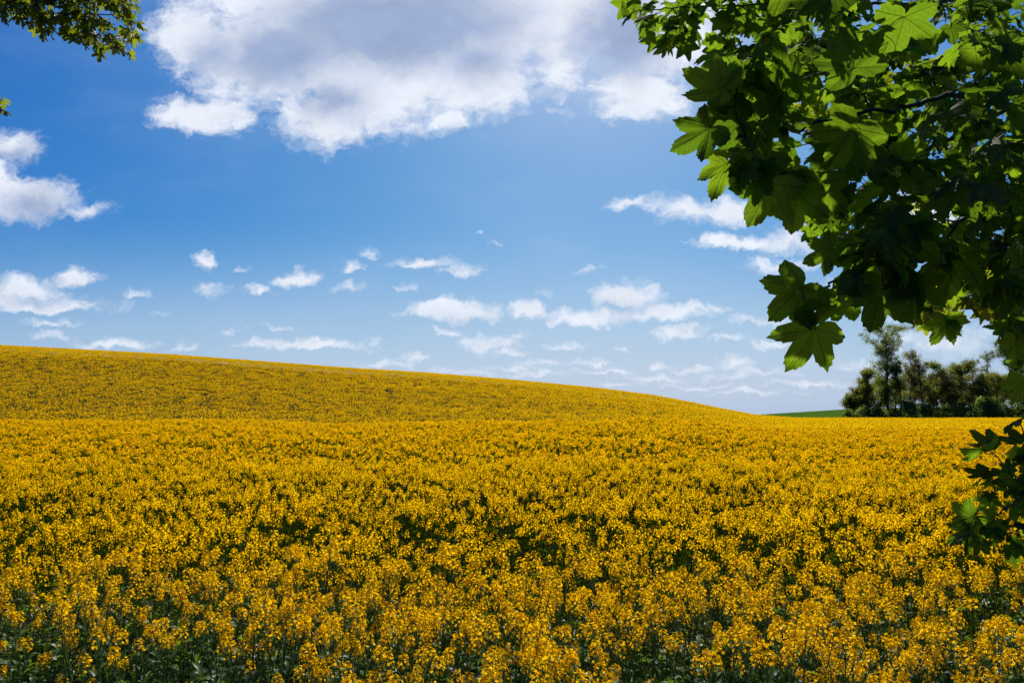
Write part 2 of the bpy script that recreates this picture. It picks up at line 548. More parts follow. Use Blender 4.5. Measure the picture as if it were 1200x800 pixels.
def raceme(mb, c, ax, Rr, nfl, r, lod, fs=.0088, slot=0, bslot=1, sslot=2):
    """a domed flower head round the end of a stem"""
    ax = unit(ax + np.array((0, 0, .6)))
    a = unit(np.cross(ax, (1, .2, .1)))
    b = np.cross(ax, a)
    for k in range(nfl):
        f = (k + .5) / nfl
        ang = k * 2.39996 + r.normal() * .3
        rad = Rr * (.30 + .70 * f ** .6) * r.uniform(.8, 1.15)
        h = Rr * (1.0 - 2.1 * f ** 1.4) + r.normal() * .004
        out = math.cos(ang) * a + math.sin(ang) * b
        p = c + out * rad + ax * h
        if lod == 0 and k % 2 == 0:
            q = c + ax * (h - .018)
            sd = np.cross(out, ax) * .0008
            mb.add([q - sd, q + sd, p + sd, p - sd], np.array([[0, 1, 2, 3]]), .6, None, sslot)
        petal_flower(mb, p, out * (.35 + .8 * f) + ax * (1.0 - .7 * f) + r.normal(size=3) * .3, fs * r.uniform(.85, 1.2), r, lod, slot)
    if lod == 0:
        for k in range(7):
            p = c + ax * (Rr * 1.0 + r.uniform(-.004, .008)) + a * r.normal() * .006 + b * r.normal() * .006
            u, v, s = a * .0028, b * .0028, ax * .005
            mb.add([p - s, p + u, p + v, p - u, p - v, p + s], np.array([[0, 2, 1], [0, 3, 2], [0, 4, 3], [0, 1, 4], [5, 1, 2], [5, 2, 3], [5, 3, 4], [5, 4, 1]]), r.uniform(0, 1), None, bslot)


def lance_leaf(mb, p, d, ln, wd, r, seg, slot=0, droop=.8):
    """lance-shaped leaf folded along its midrib"""
    d = unit(d)
    side = unit(np.cross(d, (0, 0, 1)) + r.normal(size=3) * .25)
    tint = r.uniform(0, 1)
    ts = np.linspace(0, 1, seg + 1)
    wv = r.uniform(0, 6)
    V = []
    for t in ts:
        c = p + d * ln * t * (1 - .2 * t) - np.array((0, 0, 1)) * droop * ln * t * t * .7
        w_ = wd * (math.sin(math.pi * min(1, t * .9 + .08)) ** .8) * (1 if t < 1 else .1)
        up = np.cross(side, d)
        wob = .22 * w_ * math.sin(wv + t * 9)
        V += [c - side * w_ + up * (.3 * w_ + wob), c, c + side * w_ + up * (.3 * w_ - wob)]
    Q = []
    for k in range(seg):
        o = 3 * k
        Q += [[o, o + 1, o + 4, o + 3], [o + 1, o + 2, o + 5, o + 4]]
    mb.add(V, np.array(Q), tint, None, slot)


def rape(seed, h, nb, bloom, lod, leafy=1.0):
    """geometry of one rapeseed plant: stem, leaves, and a list of flower heads"""
    r = np.random.default_rng(seed)
    st, lf, heads = MB(), MB(), []
    lean = r.normal(size=2) * .05
    N = 7
    zs = np.linspace(0, 1, N)
    ph = r.uniform(0, 6)
    main = np.stack((lean[0] * zs ** 2 * h + .012 * np.sin(zs * 5 + ph), lean[1] * zs ** 2 * h + .012 * np.cos(zs * 4 + ph), zs * h), -1)
    sides = 5 if lod == 0 else 3
    st.tube(main, np.linspace(.0075, .0022, N), sides, .4)
    tips = [(main[-1], main[-1] - main[-2], 1.0)]
    for b in range(nb):
        t0 = r.uniform(.42, .86)
        k = t0 * (N - 1)
        p0 = main[int(k)] + (main[min(N - 1, int(k) + 1)] - main[int(k)]) * (k - int(k))
        az = b * 2.4 + r.normal() * .4
        ln = (1.02 - t0) * h * r.uniform(.75, 1.1)
        out = np.array((math.cos(az), math.sin(az), 0))
        e = r.uniform(.26, .5)
        pts = [p0 + out * ln * e * (t ** .75) + np.array((0, 0, ln * t ** 1.25 * .95)) for t in np.linspace(0, 1, 5)]
        st.tube(pts, np.linspace(.004, .0016, 5), sides if lod == 0 else 3, .6)
        tips.append((pts[-1], pts[-1] - pts[-2], r.uniform(.7, 1.0)))
        if lod < 2 and r.random() < .8 * leafy:
            lance_leaf(lf, p0, out + np.array((0, 0, .7)), r.uniform(.06, .11), r.uniform(.008, .015), r, 3 if lod == 0 else 2)
    nl = int((9 if lod == 0 else 6) * leafy)
    for k in range(nl):
        z = r.uniform(.08, .62)
        az = r.uniform(0, 6.28)
        big = 1 - z
        lance_leaf(lf, main[int(z * (N - 1))], np.array((math.cos(az), math.sin(az), r.uniform(.2, .9))), .11 + .16 * big * r.uniform(.6, 1.2), (.015 + .024 * big) * r.uniform(.6, 1.2), r, 5 if lod == 0 else 3)
    for (c, ax, s) in tips:
        if r.random() > bloom:
            continue
        hm = MB()
        nf = int((36 if lod == 0 else 20) * s * (.75 + .25 * bloom))
        raceme(hm, c, unit(ax), .039 * s * r.uniform(.85, 1.2), nf, r, lod, (.0084 if lod == 0 else .0100))
        heads.append(hm)
        if lod == 0:                     # young pods standing off the stem under the head
            for k in range(9):
                az = k * 2.4
                o = np.array((math.cos(az), math.sin(az), .55))
                q0 = c - unit(ax) * (.045 + k * .010)
                st.tube([q0, q0 + o * .012, q0 + o * .03 + np.array((0, 0, .012))], [.0006, .0011, .0005], 3, .8)
    return st, lf, heads


def merge(parts, name, mats):
    """joins several builders; parts: (builder, {slot: slot})"""
    out = MB()
    for m, mp in parts:
        if not m.V:
            continue
        for f, s in m.F:
            out.F.append((f + out.n, mp.get(s, s)))
        out.V += m.V
        out.T += m.T
        out.L += m.L
        out.n += m.n
    return out.mesh(name, mats)


def edge_y(x):
    """distance of the ragged near edge of the crop"""
    px = 600 + 800 * x / 3.3
    e = np.interp(px, [-400, 0, 130, 260, 380, 480, 640, 720, 800, 900, 980, 1060, 1200, 1600],
                  [4.3, 4.15, 4.0, 3.65, 3.25, 2.85, 2.85, 3.3, 3.6, 3.55, 3.1, 3.0, 3.3, 3.6])
    return e


def field_points(y0, y1, dens, r, margin=2.5):
    """scattered points of the crop between two distances, in the part of the field one can see"""
    n = int((y1 - y0) * (1.72 * (y1 + y0) / 2 + 2 * margin) * dens)
    t = r.random(n)
    A, B = 1.72 / 2, 2 * margin
    tot = A * (y1 ** 2 - y0 ** 2) + B * (y1 - y0)
    c = A * y0 ** 2 + B * y0 + t * tot
    y = (-B + np.sqrt(B * B + 4 * A * c)) / (2 * A)
    x = (r.random(n) - .5) * (1.72 * y + 2 * margin)
    return x, y


def jitter_points(y0, y1, dens, r, margin=2.5):
    """the same on a jittered grid, for the near rows where clumping shows"""
    st_ = 1 / math.sqrt(dens)
    ys = np.arange(y0, y1, st_)
    out = []
    for yv in ys:
        hw = .86 * yv + margin
        xs = np.arange(-hw, hw, st_)
        out.append(np.stack((xs, np.full(len(xs), yv)), -1))
    p = np.concatenate(out)
    p += r.uniform(-.55, .55, p.shape) * st_
    return p[:, 0], p[:, 1]


# clumps: patches where the crop stands lower or flowers less
_pn = [(_bn.uniform(0, 6.28), _bn.uniform(0, 6.28), _bn.uniform(.7, 1.4), _bn.uniform(-1, 1)) for _ in range(6)]


def patch(x, y):
    v = 0
    for a, b, f, k in _pn:
        v = v + np.sin(x * f + a + k * y * .8) * np.sin(y * f * 1.1 + b - k * x * .5)
    return v / 3


full_mats = [M['petal'], M['bud'], M['rstem']]
protos = []
KINDS = [('full', 1.0, 6, 1.0, 1.7), ('full', 1.0, 6, .95, 1.8), ('full', 1.0, 7, 1.0, 1.6), ('full', 1.0, 5, 1.0, 1.8),
         ('sparse', .78, 4, .7, 2.2), ('sparse', .7, 3, .75, 2.4), ('leafy', .56, 3, .25, 2.6), ('leafy', .62, 3, .2, 2.6)]
built = []
for k, (kind, hs_, nb, bl, lfy) in enumerate(KINDS):
    st, lf, heads = rape(100 + k, 1.16 * hs_, nb, bl, 0, lfy)
    built.append((kind, st.mesh('stem', M['rstem'], True), lf.mesh('foliage', M['rleaf'], True), [h.mesh('flower_head', full_mats) for h in heads]))

RL = {
    'full': ('tall rapeseed plant in full yellow bloom close to the near edge of the field', 'blooming rapeseed plants along the near edge of the field'),
    'sparse': ('shorter rapeseed plant with few yellow heads and many leaves at the ragged near edge', 'sparse rapeseed plants at the ragged near edge'),
    'leafy': ('low leafy rapeseed plant with almost no flowers at the grassy foot of the field', 'leafy rapeseed plants at the foot of the field'),
}
masters = []
for kind, sme, lme, hmes in built:
    lab, grp = RL[kind]
    root = thing('rapeseed_plant', lab, 'rapeseed', (0, 0, 0), grp)
    link('stem', sme, root)
    link('foliage', lme, root)
    for h in hmes:
        link('flower_head', h, root)
    masters.append([root, list(root.children), False])


def place_plant(k, x, y, rz, s):
    m = masters[k]
    if not m[2]:
        m[2] = True
        root = m[0]
    else:
        root = m[0].copy()
        COL.objects.link(root)
        for ch in m[1]:
            c = ch.copy()
            COL.objects.link(c)
            c.parent = root
    root.location = (x, y, float(zfun(x, y)) - .01)
    root.rotation_euler = (0, 0, rz)
    root.scale = (s, s, s)


r = np.random.default_rng(21)
x, y = jitter_points(2.0, 14.0, 15.0, r)
e = edge_y(x)
keep = (y > e - .9)
x, y, e = x[keep], y[keep], e[keep]
edge = y - e + r.normal(size=len(x)) * .12
inview = np.abs(x) < .79 * y + .25
order = np.argsort(y + np.where(inview, 0, 100))
near_idx = order[:300]
is_near = np.zeros(len(x), bool)
is_near[near_idx] = True
pa = patch(x, y)
for n in near_idx:
    if edge[n] > .1 and pa[n] > -.62:
        k = int(r.integers(0, 4))
        s = r.uniform(.8, 1.08) * (1 + .05 * pa[n])
    elif edge[n] > -.35:
        k = int(r.integers(4, 6))
        s = r.uniform(.8, 1.15)
    else:
        k = int(r.integers(6, 8))
        s = r.uniform(.65, 1.1)
    place_plant(k, x[n], y[n], r.uniform(0, 6.28), s)

# everything behind them: one crop, scattered
pc = bpy.data.collections.new('rapeseed_forms')
PROTO = []


def proto(me):
    o = bpy.data.objects.new('rapeseed_form_%02d' % len(PROTO), me)
    pc.objects.link(o)
    PROTO.append(o)
    return len(PROTO) - 1


far_mats = [M['petal_far'], M['bud'], M['rleaf_far']]
L1 = []
for k in range(7):
    st, lf, heads = rape(200 + k, 1.16, 4 + k % 3, .95 if k < 5 else .35, 1, 1.2 if k < 5 else 1.8)
    L1.append(proto(merge([(h, {2: 2}) for h in heads] + [(st, {0: 2}), (lf, {0: 2})], 'rapeseed_form', far_mats)))
L2 = []
for k in range(6):
    rr_ = np.random.default_rng(300 + k)
    mb = MB()
    for b in range(5):
        a, q_ = rr_.uniform(0, 6.28), .17 * math.sqrt(rr_.random())
        c = np.array((q_ * math.cos(a), q_ * math.sin(a), 1.16 - rr_.uniform(0, .2) - q_ * .5))
        for j_ in range(13):
            dv = unit(rr_.normal(size=3) + np.array((0, 0, .5)))
            petal_flower(mb, c + dv * rr_.uniform(.018, .045), dv + rr_.normal(size=3) * .3, rr_.uniform(.012, .018), rr_, 1, 0)
        mb.tube([c - np.array((c[0] * .5, c[1] * .5, .35)), c - np.array((0, 0, .02))], [.004, .0025], 3, .6, 2)
    for b in range(13):
        a = rr_.uniform(0, 6.28)
        lance_leaf(mb, np.array((0, 0, rr_.uniform(.45, 1.02))), np.array((math.cos(a), math.sin(a), rr_.uniform(.1, .9))), rr_.uniform(.12, .22), rr_.uniform(.02, .04), rr_, 2, 2)
    L2.append(proto(mb.mesh('rapeseed_form', far_mats)))
L3 = []
for k in range(6):
    rr_ = np.random.default_rng(400 + k)
    mb = MB()
    n = 54
    for b in range(n):
        c = np.array((*rr_.uniform(-.95, .95, 2), 1.16 + rr_.normal() * .07))
        for j_ in range(3):
            p = c + rr_.normal(size=3) * np.array((.03, .03, .028))
            petal_flower(mb, p, rr_.normal(size=3) + np.array((0, 0, .6)), rr_.uniform(.028, .042), rr_, 1, 0)
    for b in range(210):
        c = np.array((*rr_.uniform(-.95, .95, 2), rr_.uniform(.98, 1.24)))
        a = rr_.uniform(0, 6.28)
        lance_leaf(mb, c, np.array((math.cos(a), math.sin(a), rr_.uniform(.2, 1.2))), rr_.uniform(.15, .3), rr_.uniform(.03, .06), rr_, 1, 2)
    L3.append(proto(mb.mesh('rapeseed_form', [M['petal_far'], M['bud'], M['rtop']])))

PX, PY, PR, PS, PI_ = [], [], [], [], []


def put(x, y, idx, s):
    PX.append(x)
    PY.append(y)
    PI_.append(idx)
    PS.append(s)
    PR.append(np.random.default_rng(len(x)).uniform(0, 6.28, len(x)))


rest = ~is_near & (edge > -.2)
xa, ya, pa_ = x[rest], y[rest], pa[rest]
idx = np.where(r.random(len(xa)) < np.where(pa_ < -.6, .5, .08), r.integers(5, 7, len(xa)), r.integers(0, 5, len(xa)))
put(xa, ya, np.array(L1)[idx], r.uniform(.8, 1.08, len(xa)) * (1 + .06 * pa_) * np.where(idx >= 5, .9, 1))
x2, y2 = jitter_points(14.0, 46.0, 12.5, r, 4)
put(x2, y2, np.array(L2)[r.integers(0, 6, len(x2))], r.uniform(.86, 1.08, len(x2)) * (1 + .09 * patch(x2, y2) + .05 * patch(x2 * .3 + 5, y2 * .3)))
x3, y3 = jitter_points(46.0, 186.0, 1 / 1.9, r, 8)
k3 = ~((x3 / y3 > .36) & (y3 > 163))
x3, y3 = x3[k3], y3[k3]
put(x3, y3, np.array(L3)[r.integers(0, 6, len(x3))], r.uniform(.94, 1.06, len(x3)))
PX, PY, PR, PS, PI_ = map(np.concatenate, (PX, PY, PR, PS, PI_))
gx = (zfun(PX + .5, PY) - zfun(PX - .5, PY)) * (PI_ >= L3[0])      # the far patches lie along the slope
gy = (zfun(PX, PY + .5) - zfun(PX, PY - .5)) * (PI_ >= L3[0])
lx = gx * np.cos(PR) + gy * np.sin(PR)
ly = -gx * np.sin(PR) + gy * np.cos(PR)
me = bpy.data.meshes.new('rapeseed_crop')
me.vertices.add(len(PX))
me.vertices.foreach_set('co', np.stack((PX, PY, zfun(PX, PY)), -1).astype(np.float32).ravel())
for nm, typ, dat in (('turn', 'FLOAT', PR), ('pitch', 'FLOAT', np.arctan(ly)), ('roll', 'FLOAT', -np.arctan(lx)), ('size', 'FLOAT', PS), ('form', 'INT', PI_)):
    a = me.attributes.new(nm, typ, 'POINT')
    a.data.foreach_set('value', dat.astype(np.int32 if typ == 'INT' else np.float32))
crop = link('rapeseed_crop', me)
crop['kind'] = 'stuff'
crop['label'] = 'yellow flowering rapeseed crop covering the field and the hill'
crop['category'] = 'rapeseed'


def scatter(o, coll):
    gt = bpy.data.node_groups.new('scatter', 'GeometryNodeTree')
    gt.interface.new_socket('Geometry', in_out='INPUT', socket_type='NodeSocketGeometry')
    gt.interface.new_socket('Geometry', in_out='OUTPUT', socket_type='NodeSocketGeometry')
    k = NT(gt)
    gi, go = k.new('NodeGroupInput'), k.new('NodeGroupOutput')
    ci = k.new('GeometryNodeCollectionInfo')
    ci.inputs['Collection'].default_value = coll
    ci.inputs['Separate Children'].default_value = True
    ci.inputs['Reset Children'].default_value = True
    ip = k.new('GeometryNodeInstanceOnPoints')
    k.put(ip.inputs['Points'], gi.outputs[0])
    k.put(ip.inputs['Instance'], ci.outputs[0])
    ip.inputs['Pick Instance'].default_value = True

    def na(nm, typ):
        n = k.new('GeometryNodeInputNamedAttribute', data_type=typ)
        n.inputs['Name'].default_value = nm
        return n.outputs['Attribute']
    k.put(ip.inputs['Instance Index'], na('form', 'INT'))
    cx = k.new('ShaderNodeCombineXYZ')
    k.put(cx.inputs[0], na('pitch', 'FLOAT'))
    k.put(cx.inputs[1], na('roll', 'FLOAT'))
    k.put(cx.inputs[2], na('turn', 'FLOAT'))
    k.put(ip.inputs['Rotation'], cx.outputs[0])
    k.put(ip.inputs['Scale'], na('size', 'FLOAT'))
    k.put(go.inputs[0], ip.outputs[0])
    md = o.modifiers.new('scatter', 'NODES')
    md.node_group = gt


scatter(crop, pc)

# grass along the near edge
r = np.random.default_rng(5)
mb = MB()
for n in range(9000):
    tuft = r.random() < .75
    cx_ = r.uniform(-4.2, 4.2)
    cy_ = edge_y(cx_) - r.gamma(2.0, .45) + .15
    if cy_ < 1.2:
        continue
    h = r.gamma(4, .075) * (1.25 if tuft else .7)
    a = r.uniform(0, 6.28)
    out = np.array((math.cos(a), math.sin(a), 0))
    sdv = np.array((-out[1], out[0], 0)) * r.uniform(.0018, .004)
    b = np.array((cx_, cy_, -.02))
    k = r.uniform(.15, .75)
    V = []
    for t in (0, .4, .75, 1):
        c = b + np.array((0, 0, h * t * (1 - .25 * k * t))) + out * h * k * t * t
        wv = (1 - t) * .9 + .1
        V += [c - sdv * wv, c + sdv * wv]
    mb.add(V, np.array([[0, 1, 3, 2], [2, 3, 5, 4], [4, 5, 7, 6]]), r.uniform(0, 1))
for n in range(9500):                   # broad weed leaves and young rape leaves at the foot of the crop
    cx_ = r.uniform(-4.6, 4.6)
    cy_ = edge_y(cx_) + r.uniform(-.75, 2.4)
    a = r.uniform(0, 6.28)
    z = r.uniform(.04, .82) * (1 if cy_ > edge_y(cx_) else .55)
    p = np.array((cx_, cy_, z))
    d = np.array((math.cos(a), math.sin(a), r.uniform(-.1, 1.3)))
    lance_leaf(mb, p, d, r.uniform(.07, .2), r.uniform(.009, .026), r, 3)
    if r.random() < .3:
        mb.tube([p * (1, 1, 0), p], [.004, .003], 3, .5)
gr = link('grass', mb.mesh('grass', M['grass'], True))
gr['kind'] = 'stuff'
gr['label'] = 'long green grass and leafy weeds along the near edge of the field'
gr['category'] = 'grass'

# ------------------------------------------------------------------ the wood beyond the field


def far_tree(name, label, px, d, top_row, wpx, mat, style, group=None, base_row=None, seed=0, lean=0):
    r = np.random.default_rng(seed + int(px * 7))
    bx = ray(px, 484)[0] * d
    bz = float(zfun(bx, d)) - .3
    H = P(px, top_row, d)[2] - bz
    Wd = wpx / F * d / 2
    root = thing(name, label, 'shrub' if style == 'shrub' else 'tree', (bx, d, bz), group)
    tr, cr = MB(), MB()
    centers, sizes = [], []
    if style == 'shrub':
        for k in range(5):
            a = r.uniform(0, 6.28)
            o = np.array((math.cos(a) * Wd * .5, math.sin(a) * Wd * .4, H * .7))
            tr.tube([(0, 0, 0), o * .5 + (0, 0, .3), o], [.08, .05, .02], 4)
        n = int(14 + Wd * 6)
        for k in range(n):
            v = unit(r.normal(size=3))
            c = np.array((v[0] * Wd * .85, v[1] * Wd * .7, H * .48 + v[2] * H * .42)) * np.array((1, 1, 1)) * 1.0
            c[:2] *= r.uniform(.4, 1)
            centers.append(c)
            sizes.append(r.uniform(.35, .75) * min(1.2, H / 3))
        per, ls = 95, .2
    else:
        zs = np.linspace(0, 1, 9)
        tw = {'poplar': .42, 'spindly': .16}.get(style, .2)
        ph = r.uniform(0, 6)
        main = np.stack((lean * zs * H + .02 * H * np.sin(zs * 4 + ph) * zs, .02 * H * np.cos(zs * 5 + ph) * zs, zs * H * .96), -1)
        tr.tube(main, np.linspace(tw, .04, 9), 6)
        nl = {'poplar': 52, 'spindly': 15, 'bare': 22}.get(style, 26)
        for k in range(nl):
            t0 = r.uniform({'poplar': .22, 'spindly': .4}.get(style, .3), .97)
            p0 = np.array([np.interp(t0, zs, main[:, c]) for c in range(3)])
            a = r.uniform(0, 6.28)
            prof = {'poplar': .34 + .8 * t0 ** 2, 'spindly': .5 + .5 * math.sin(math.pi * t0)}.get(style, math.sin(math.pi * (.15 + .78 * t0)) ** .6)
            ln = Wd * r.uniform(.55, 1.1) * prof
            rise = {'poplar': 1.25, 'spindly': .8}.get(style, .55) * r.uniform(.6, 1.3)
            o = np.array((math.cos(a), math.sin(a), rise))
            pts = [p0 + o * ln * t + np.array((0, 0, .10 * ln * t * t)) + r.normal(size=3) * .12 * (t > 0) for t in (0, .35, .7, 1)]
            for q_ in pts:
                q_[2] = min(q_[2], H)
            tr.tube(pts, [.09, .065, .045, .02], 4)
            for t in (.45, .7, .9, 1.02):
                c = p0 + o * ln * t + r.normal(size=3) * .35
                c[2] = min(c[2], H * 1.0)
                if r.random() < {'spindly': .62, 'bare': .7}.get(style, .92):
                    centers.append(c)
                    sizes.append(r.uniform(.4, .85) * {'spindly': .7}.get(style, 1.0))
            for t in (.5, .75):          # fine side twigs
                c = p0 + o * ln * t
                tr.tube([c, c + r.normal(size=3) * .5 + np.array((0, 0, .5))], [.03, .012], 3)
        if style == 'poplar':                # leafy shoots all the way up the trunk
            for t0 in np.linspace(.12, .92, 46):
                centers.append(np.array([np.interp(t0, zs, main[:, c]) for c in range(3)]) + r.normal(size=3) * np.array((.8, .8, .3)))
                sizes.append(r.uniform(.45, .8))
        per, ls = {'poplar': 120, 'spindly': 55, 'bare': 110}.get(style, 150), .13
    C = np.array(centers)
    Sz = np.array(sizes)
    n = len(C) * per
    ci = np.repeat(np.arange(len(C)), per)
    pos = C[ci] + r.normal(size=(n, 3)) * Sz[ci][:, None] * np.array((.75, .75, .6))
    pos[:, 2] = np.maximum(pos[:, 2], .15)
    nn = unit(r.normal(size=(n, 3)) + np.array((0, 0, .4)))
    aa = unit(np.cross(nn, r.normal(size=(n, 3))))
    bb = np.cross(nn, aa)
    s = ls * r.uniform(.6, 1.3, n)[:, None]
    V = np.stack((pos + aa * s, pos + bb * s * .6, pos - aa * s, pos - bb * s * .6), 1).reshape(-1, 3)
    ct = r.uniform(0, 1, len(C))[ci]
    cr.add(V, np.arange(4 * n).reshape(-1, 4), np.repeat(np.clip(ct * .6 + r.uniform(0, 1, n) * .4, 0, 1), 4))
    link('trunk', tr.mesh('trunk', M['wtrunk'], True), root)
    link('crown', cr.mesh('crown', WOOD[mat]), root)
    return root


TREES = [
    ('poplar_tree', 'tall broad topped poplar standing high above the rest of the wood', 1041, 172, 386, 56, 'poplar', 'poplar', 0),
    ('broadleaf_tree', 'small rounded green tree at the open end of the wood beside the far green slope', 999, 176, 462, 15, 'green', 'round', 0),
    ('broadleaf_tree', 'olive tree directly before the poplar on the side of the open green slope', 1019, 170, 432, 26, 'olive', 'round', 0),
    ('broadleaf_tree', 'low olive brown tree between the small end tree and the olive tree by the poplar', 1009, 174, 452, 20, 'brown', 'round', 0),
    ('broadleaf_tree', 'thin trunked olive tree, tallest of those just past the poplar', 1067, 174, 409, 26, 'brown', 'bare', .03),
    ('broadleaf_tree', 'slender bare stemmed tree squeezed against the poplar trunk', 1056, 170, 424, 16, 'olive', 'bare', 0),
    ('broadleaf_tree', 'brown leaved tree second past the poplar', 1082, 171, 424, 28, 'brown', 'bare', 0),
    ('broadleaf_tree', 'olive tree with flat top third past the poplar', 1098, 175, 425, 30, 'olive', 'round', 0),
    ('broadleaf_tree', 'brown tree in the middle of the wood with thin crown', 1112, 172, 431, 26, 'brown', 'bare', 0),
    ('broadleaf_tree', 'wide grey olive tree rising before the two spindly trees', 1129, 174, 420, 32, 'olive', 'round', 0),
    ('broadleaf_tree', 'shorter spindly tree with tufted branches above the wood', 1145, 176, 415, 15, 'brown', 'spindly', -.02),
    ('broadleaf_tree', 'taller spindly tree with tufted branches, next to the overhanging maple leaves', 1158, 172, 410, 17, 'brown', 'spindly', .02),
    ('broadleaf_tree', 'pale olive tree low between the spindly trees', 1152, 169, 437, 26, 'olive', 'round', 0),
    ('broadleaf_tree', 'olive tree with bare twigs just past the taller spindly tree', 1170, 175, 432, 26, 'olive', 'bare', 0),
    ('broadleaf_tree', 'tall pale green tree half hidden behind the maple leaves', 1187, 172, 384, 26, 'green', 'round', 0),
    ('broadleaf_tree', 'green tree at the far edge of the picture behind maple leaves', 1203, 170, 428, 32, 'green', 'round', 0),
]
for n, (nm, lab, px, d, tr_, wp_, mt, sty, ln) in enumerate(TREES):
    far_tree(nm, lab, px, d, tr_, wp_, mt, sty, None, seed=n * 13, lean=ln)
# fill of the wood seen between the front trees
for n, (px, row) in enumerate([(1013, 455), (1030, 444), (1050, 440), (1073, 434), (1090, 438), (1106, 437), (1121, 437), (1138, 436), (1160, 446), (1176, 442), (1194, 446), (1215, 430), (1232, 425)]):
    far_tree('broadleaf_tree', 'thin leafy tree standing in the second row inside the wood', px, 183 + n % 3 * 3, row, 24, ('brown', 'olive', 'green')[n % 3], 'round', 'trees of the second row inside the wood', seed=500 + n)
SHRUBS = [
    (996, 168, 480, 18, 'green', 'low pale green shrub at the open end of the wood'),
    (1012, 167, 476, 20, 'dark', 'dark shrub under the low olive brown tree'),
    (1030, 166, 478, 20, 'green', 'green shrub before the poplar trunk on the open side'),
    (1048, 166, 480, 18, 'green', 'lighter green shrub at the foot of the poplar'),
    (1066, 166, 468, 26, 'dark', 'broad dark shrub just past the foot of the poplar'),
    (1086, 167, 472, 26, 'dark', 'dark shrub below the second brown tree past the poplar'),
    (1105, 166, 473, 26, 'green', 'mid green shrub in the middle of the wood edge'),
    (1125, 167, 470, 26, 'dark', 'dark shrub below the wide grey olive tree'),
    (1150, 165, 464, 36, 'dark', 'largest dark green rounded shrub below the spindly trees'),
    (1166, 166, 472, 24, 'dark', 'dark shrub beside the largest rounded shrub'),
    (1187, 166, 468, 26, 'green', 'green shrub behind the hanging maple twigs'),
    (1210, 166, 466, 34, 'dark', 'dark shrub at the far edge of the picture'),
]
for n, (px, d, row, wp_, mt, lab) in enumerate(SHRUBS):
    far_tree('shrub', lab, px, d, row, wp_, mt, 'shrub', seed=900 + n)

# ------------------------------------------------------------------ overhanging trees


def outline(kind):
    if kind == 'sycamore':
        half = [(0, 1.0), (3, .94), (6, .89), (9, .90), (12, .82), (15, .815), (18, .73), (22, .64), (27, .53), (31, .59), (34, .70), (38, .70), (42, .79), (46, .80),
                (52, .94), (56, .84), (60, .83), (63, .75), (67, .74), (72, .58), (78, .48), (84, .57), (89, .59), (95, .64), (101, .63), (108, .67), (114, .57), (120, .55), (128, .46), (138, .42), (150, .32), (164, .2)]
    elif kind == 'simple':
        half = [(0, 1.0), (9, .85), (18, .64), (27, .57), (38, .70), (52, .94), (62, .76), (78, .54), (95, .60), (108, .66), (125, .45), (150, .27)]
    else:                                  # field maple: blunt lobes
        half = [(0, .98), (10, .95), (17, .76), (24, .50), (31, .40), (40, .62), (48, .86), (58, .84), (66, .60), (78, .36), (90, .46), (104, .54), (118, .42), (145, .20)]
    full = half + [(180, .06)] + [(-a, b) for a, b in half[:0:-1]]
    a = np.radians([p[0] for p in full])
    rad = np.array([p[1] for p in full])
    return np.stack((np.sin(a) * rad, np.cos(a) * rad), -1), a, rad


def leaf_template(kind, ring):
    o, a, rad = outline(kind)
    m = len(o)
    if ring:
        uvs = np.concatenate(([[0, 0]], o * .5, o))
        k = np.arange(m)
        k2 = (k + 1) % m
        tri = np.concatenate((np.stack((np.zeros(m, int), 1 + k, 1 + k2), -1),
                              np.stack((1 + k, 1 + m + k, 1 + m + k2), -1), np.stack((1 + k, 1 + m + k2, 1 + k2), -1)))
    else:
        uvs = np.concatenate(([[0, 0]], o))
        k = np.arange(m)
        tri = np.stack((np.zeros(m, int), 1 + k, 1 + (k + 1) % m), -1)
    return uvs, tri


TPL = {'hero': leaf_template('sycamore', True), 'back': leaf_template('simple', False), 'fmaple': leaf_template('fmaple', False)}
VEIN = np.radians([0, 52, -52, 108, -108])


def leaves(mb, tpl, p, tip, nor, size, r):
    """N leaves at once: petiole ends, tip directions, upper-side normals, sizes"""
    uvs, tri = TPL[tpl]
    p, tip, nor = np.asarray(p, float), unit(tip), np.asarray(nor, float)
    nor = unit(nor - tip * np.sum(nor * tip, -1, keepdims=True))
    side = np.cross(tip, nor)
    N, m = len(p), len(uvs)
    rad = np.hypot(uvs[:, 0], uvs[:, 1])
    ang = np.arctan2(uvs[:, 0], uvs[:, 1])
    dv = np.min(np.abs((ang[:, None] - VEIN[None] + np.pi) % (2 * np.pi) - np.pi), 1)
    fold = r.uniform(.05, .4, N)
    curl = r.uniform(-.05, .75, N)
    cup = r.normal(0, .22, N)
    w_ = fold[:, None] * (np.minimum(dv, .5) * rad)[None] - curl[:, None] * (rad ** 2 * .45)[None] + cup[:, None] * (uvs[:, 0] * np.abs(uvs[:, 0]))[None]
    ph1, ph2, am = r.uniform(0, 6.28, (N, 1)), r.uniform(3, 6, (N, 1)), r.uniform(.02, .09, (N, 1))
    w_ = w_ + am * np.sin(uvs[:, 0][None] * ph2 + ph1) * np.cos(uvs[:, 1][None] * ph2 * .8 + ph1 * 2) * rad[None] * 1.6
    w_ = w_ + r.normal(0, .022, (N, m)) * rad[None]
    asp = r.uniform(.86, 1.1, N)
    size = np.asarray(size, float)
    V = p[:, None] + size[:, None, None] * ((uvs[:, 0][None] * asp[:, None])[..., None] * side[:, None] + uvs[:, 1][None, :, None] * tip[:, None] + w_[..., None] * nor[:, None])
    f = (np.arange(N) * m)[:, None, None] + tri[None]
    tint = np.repeat(r.uniform(0, 1, N), m)
    mb.add(V.reshape(-1, 3), f.reshape(-1, 3), tint, np.tile(np.concatenate((uvs, np.zeros((m, 1))), 1), (N, 1)) + np.array((0, 0, 1e-4)))


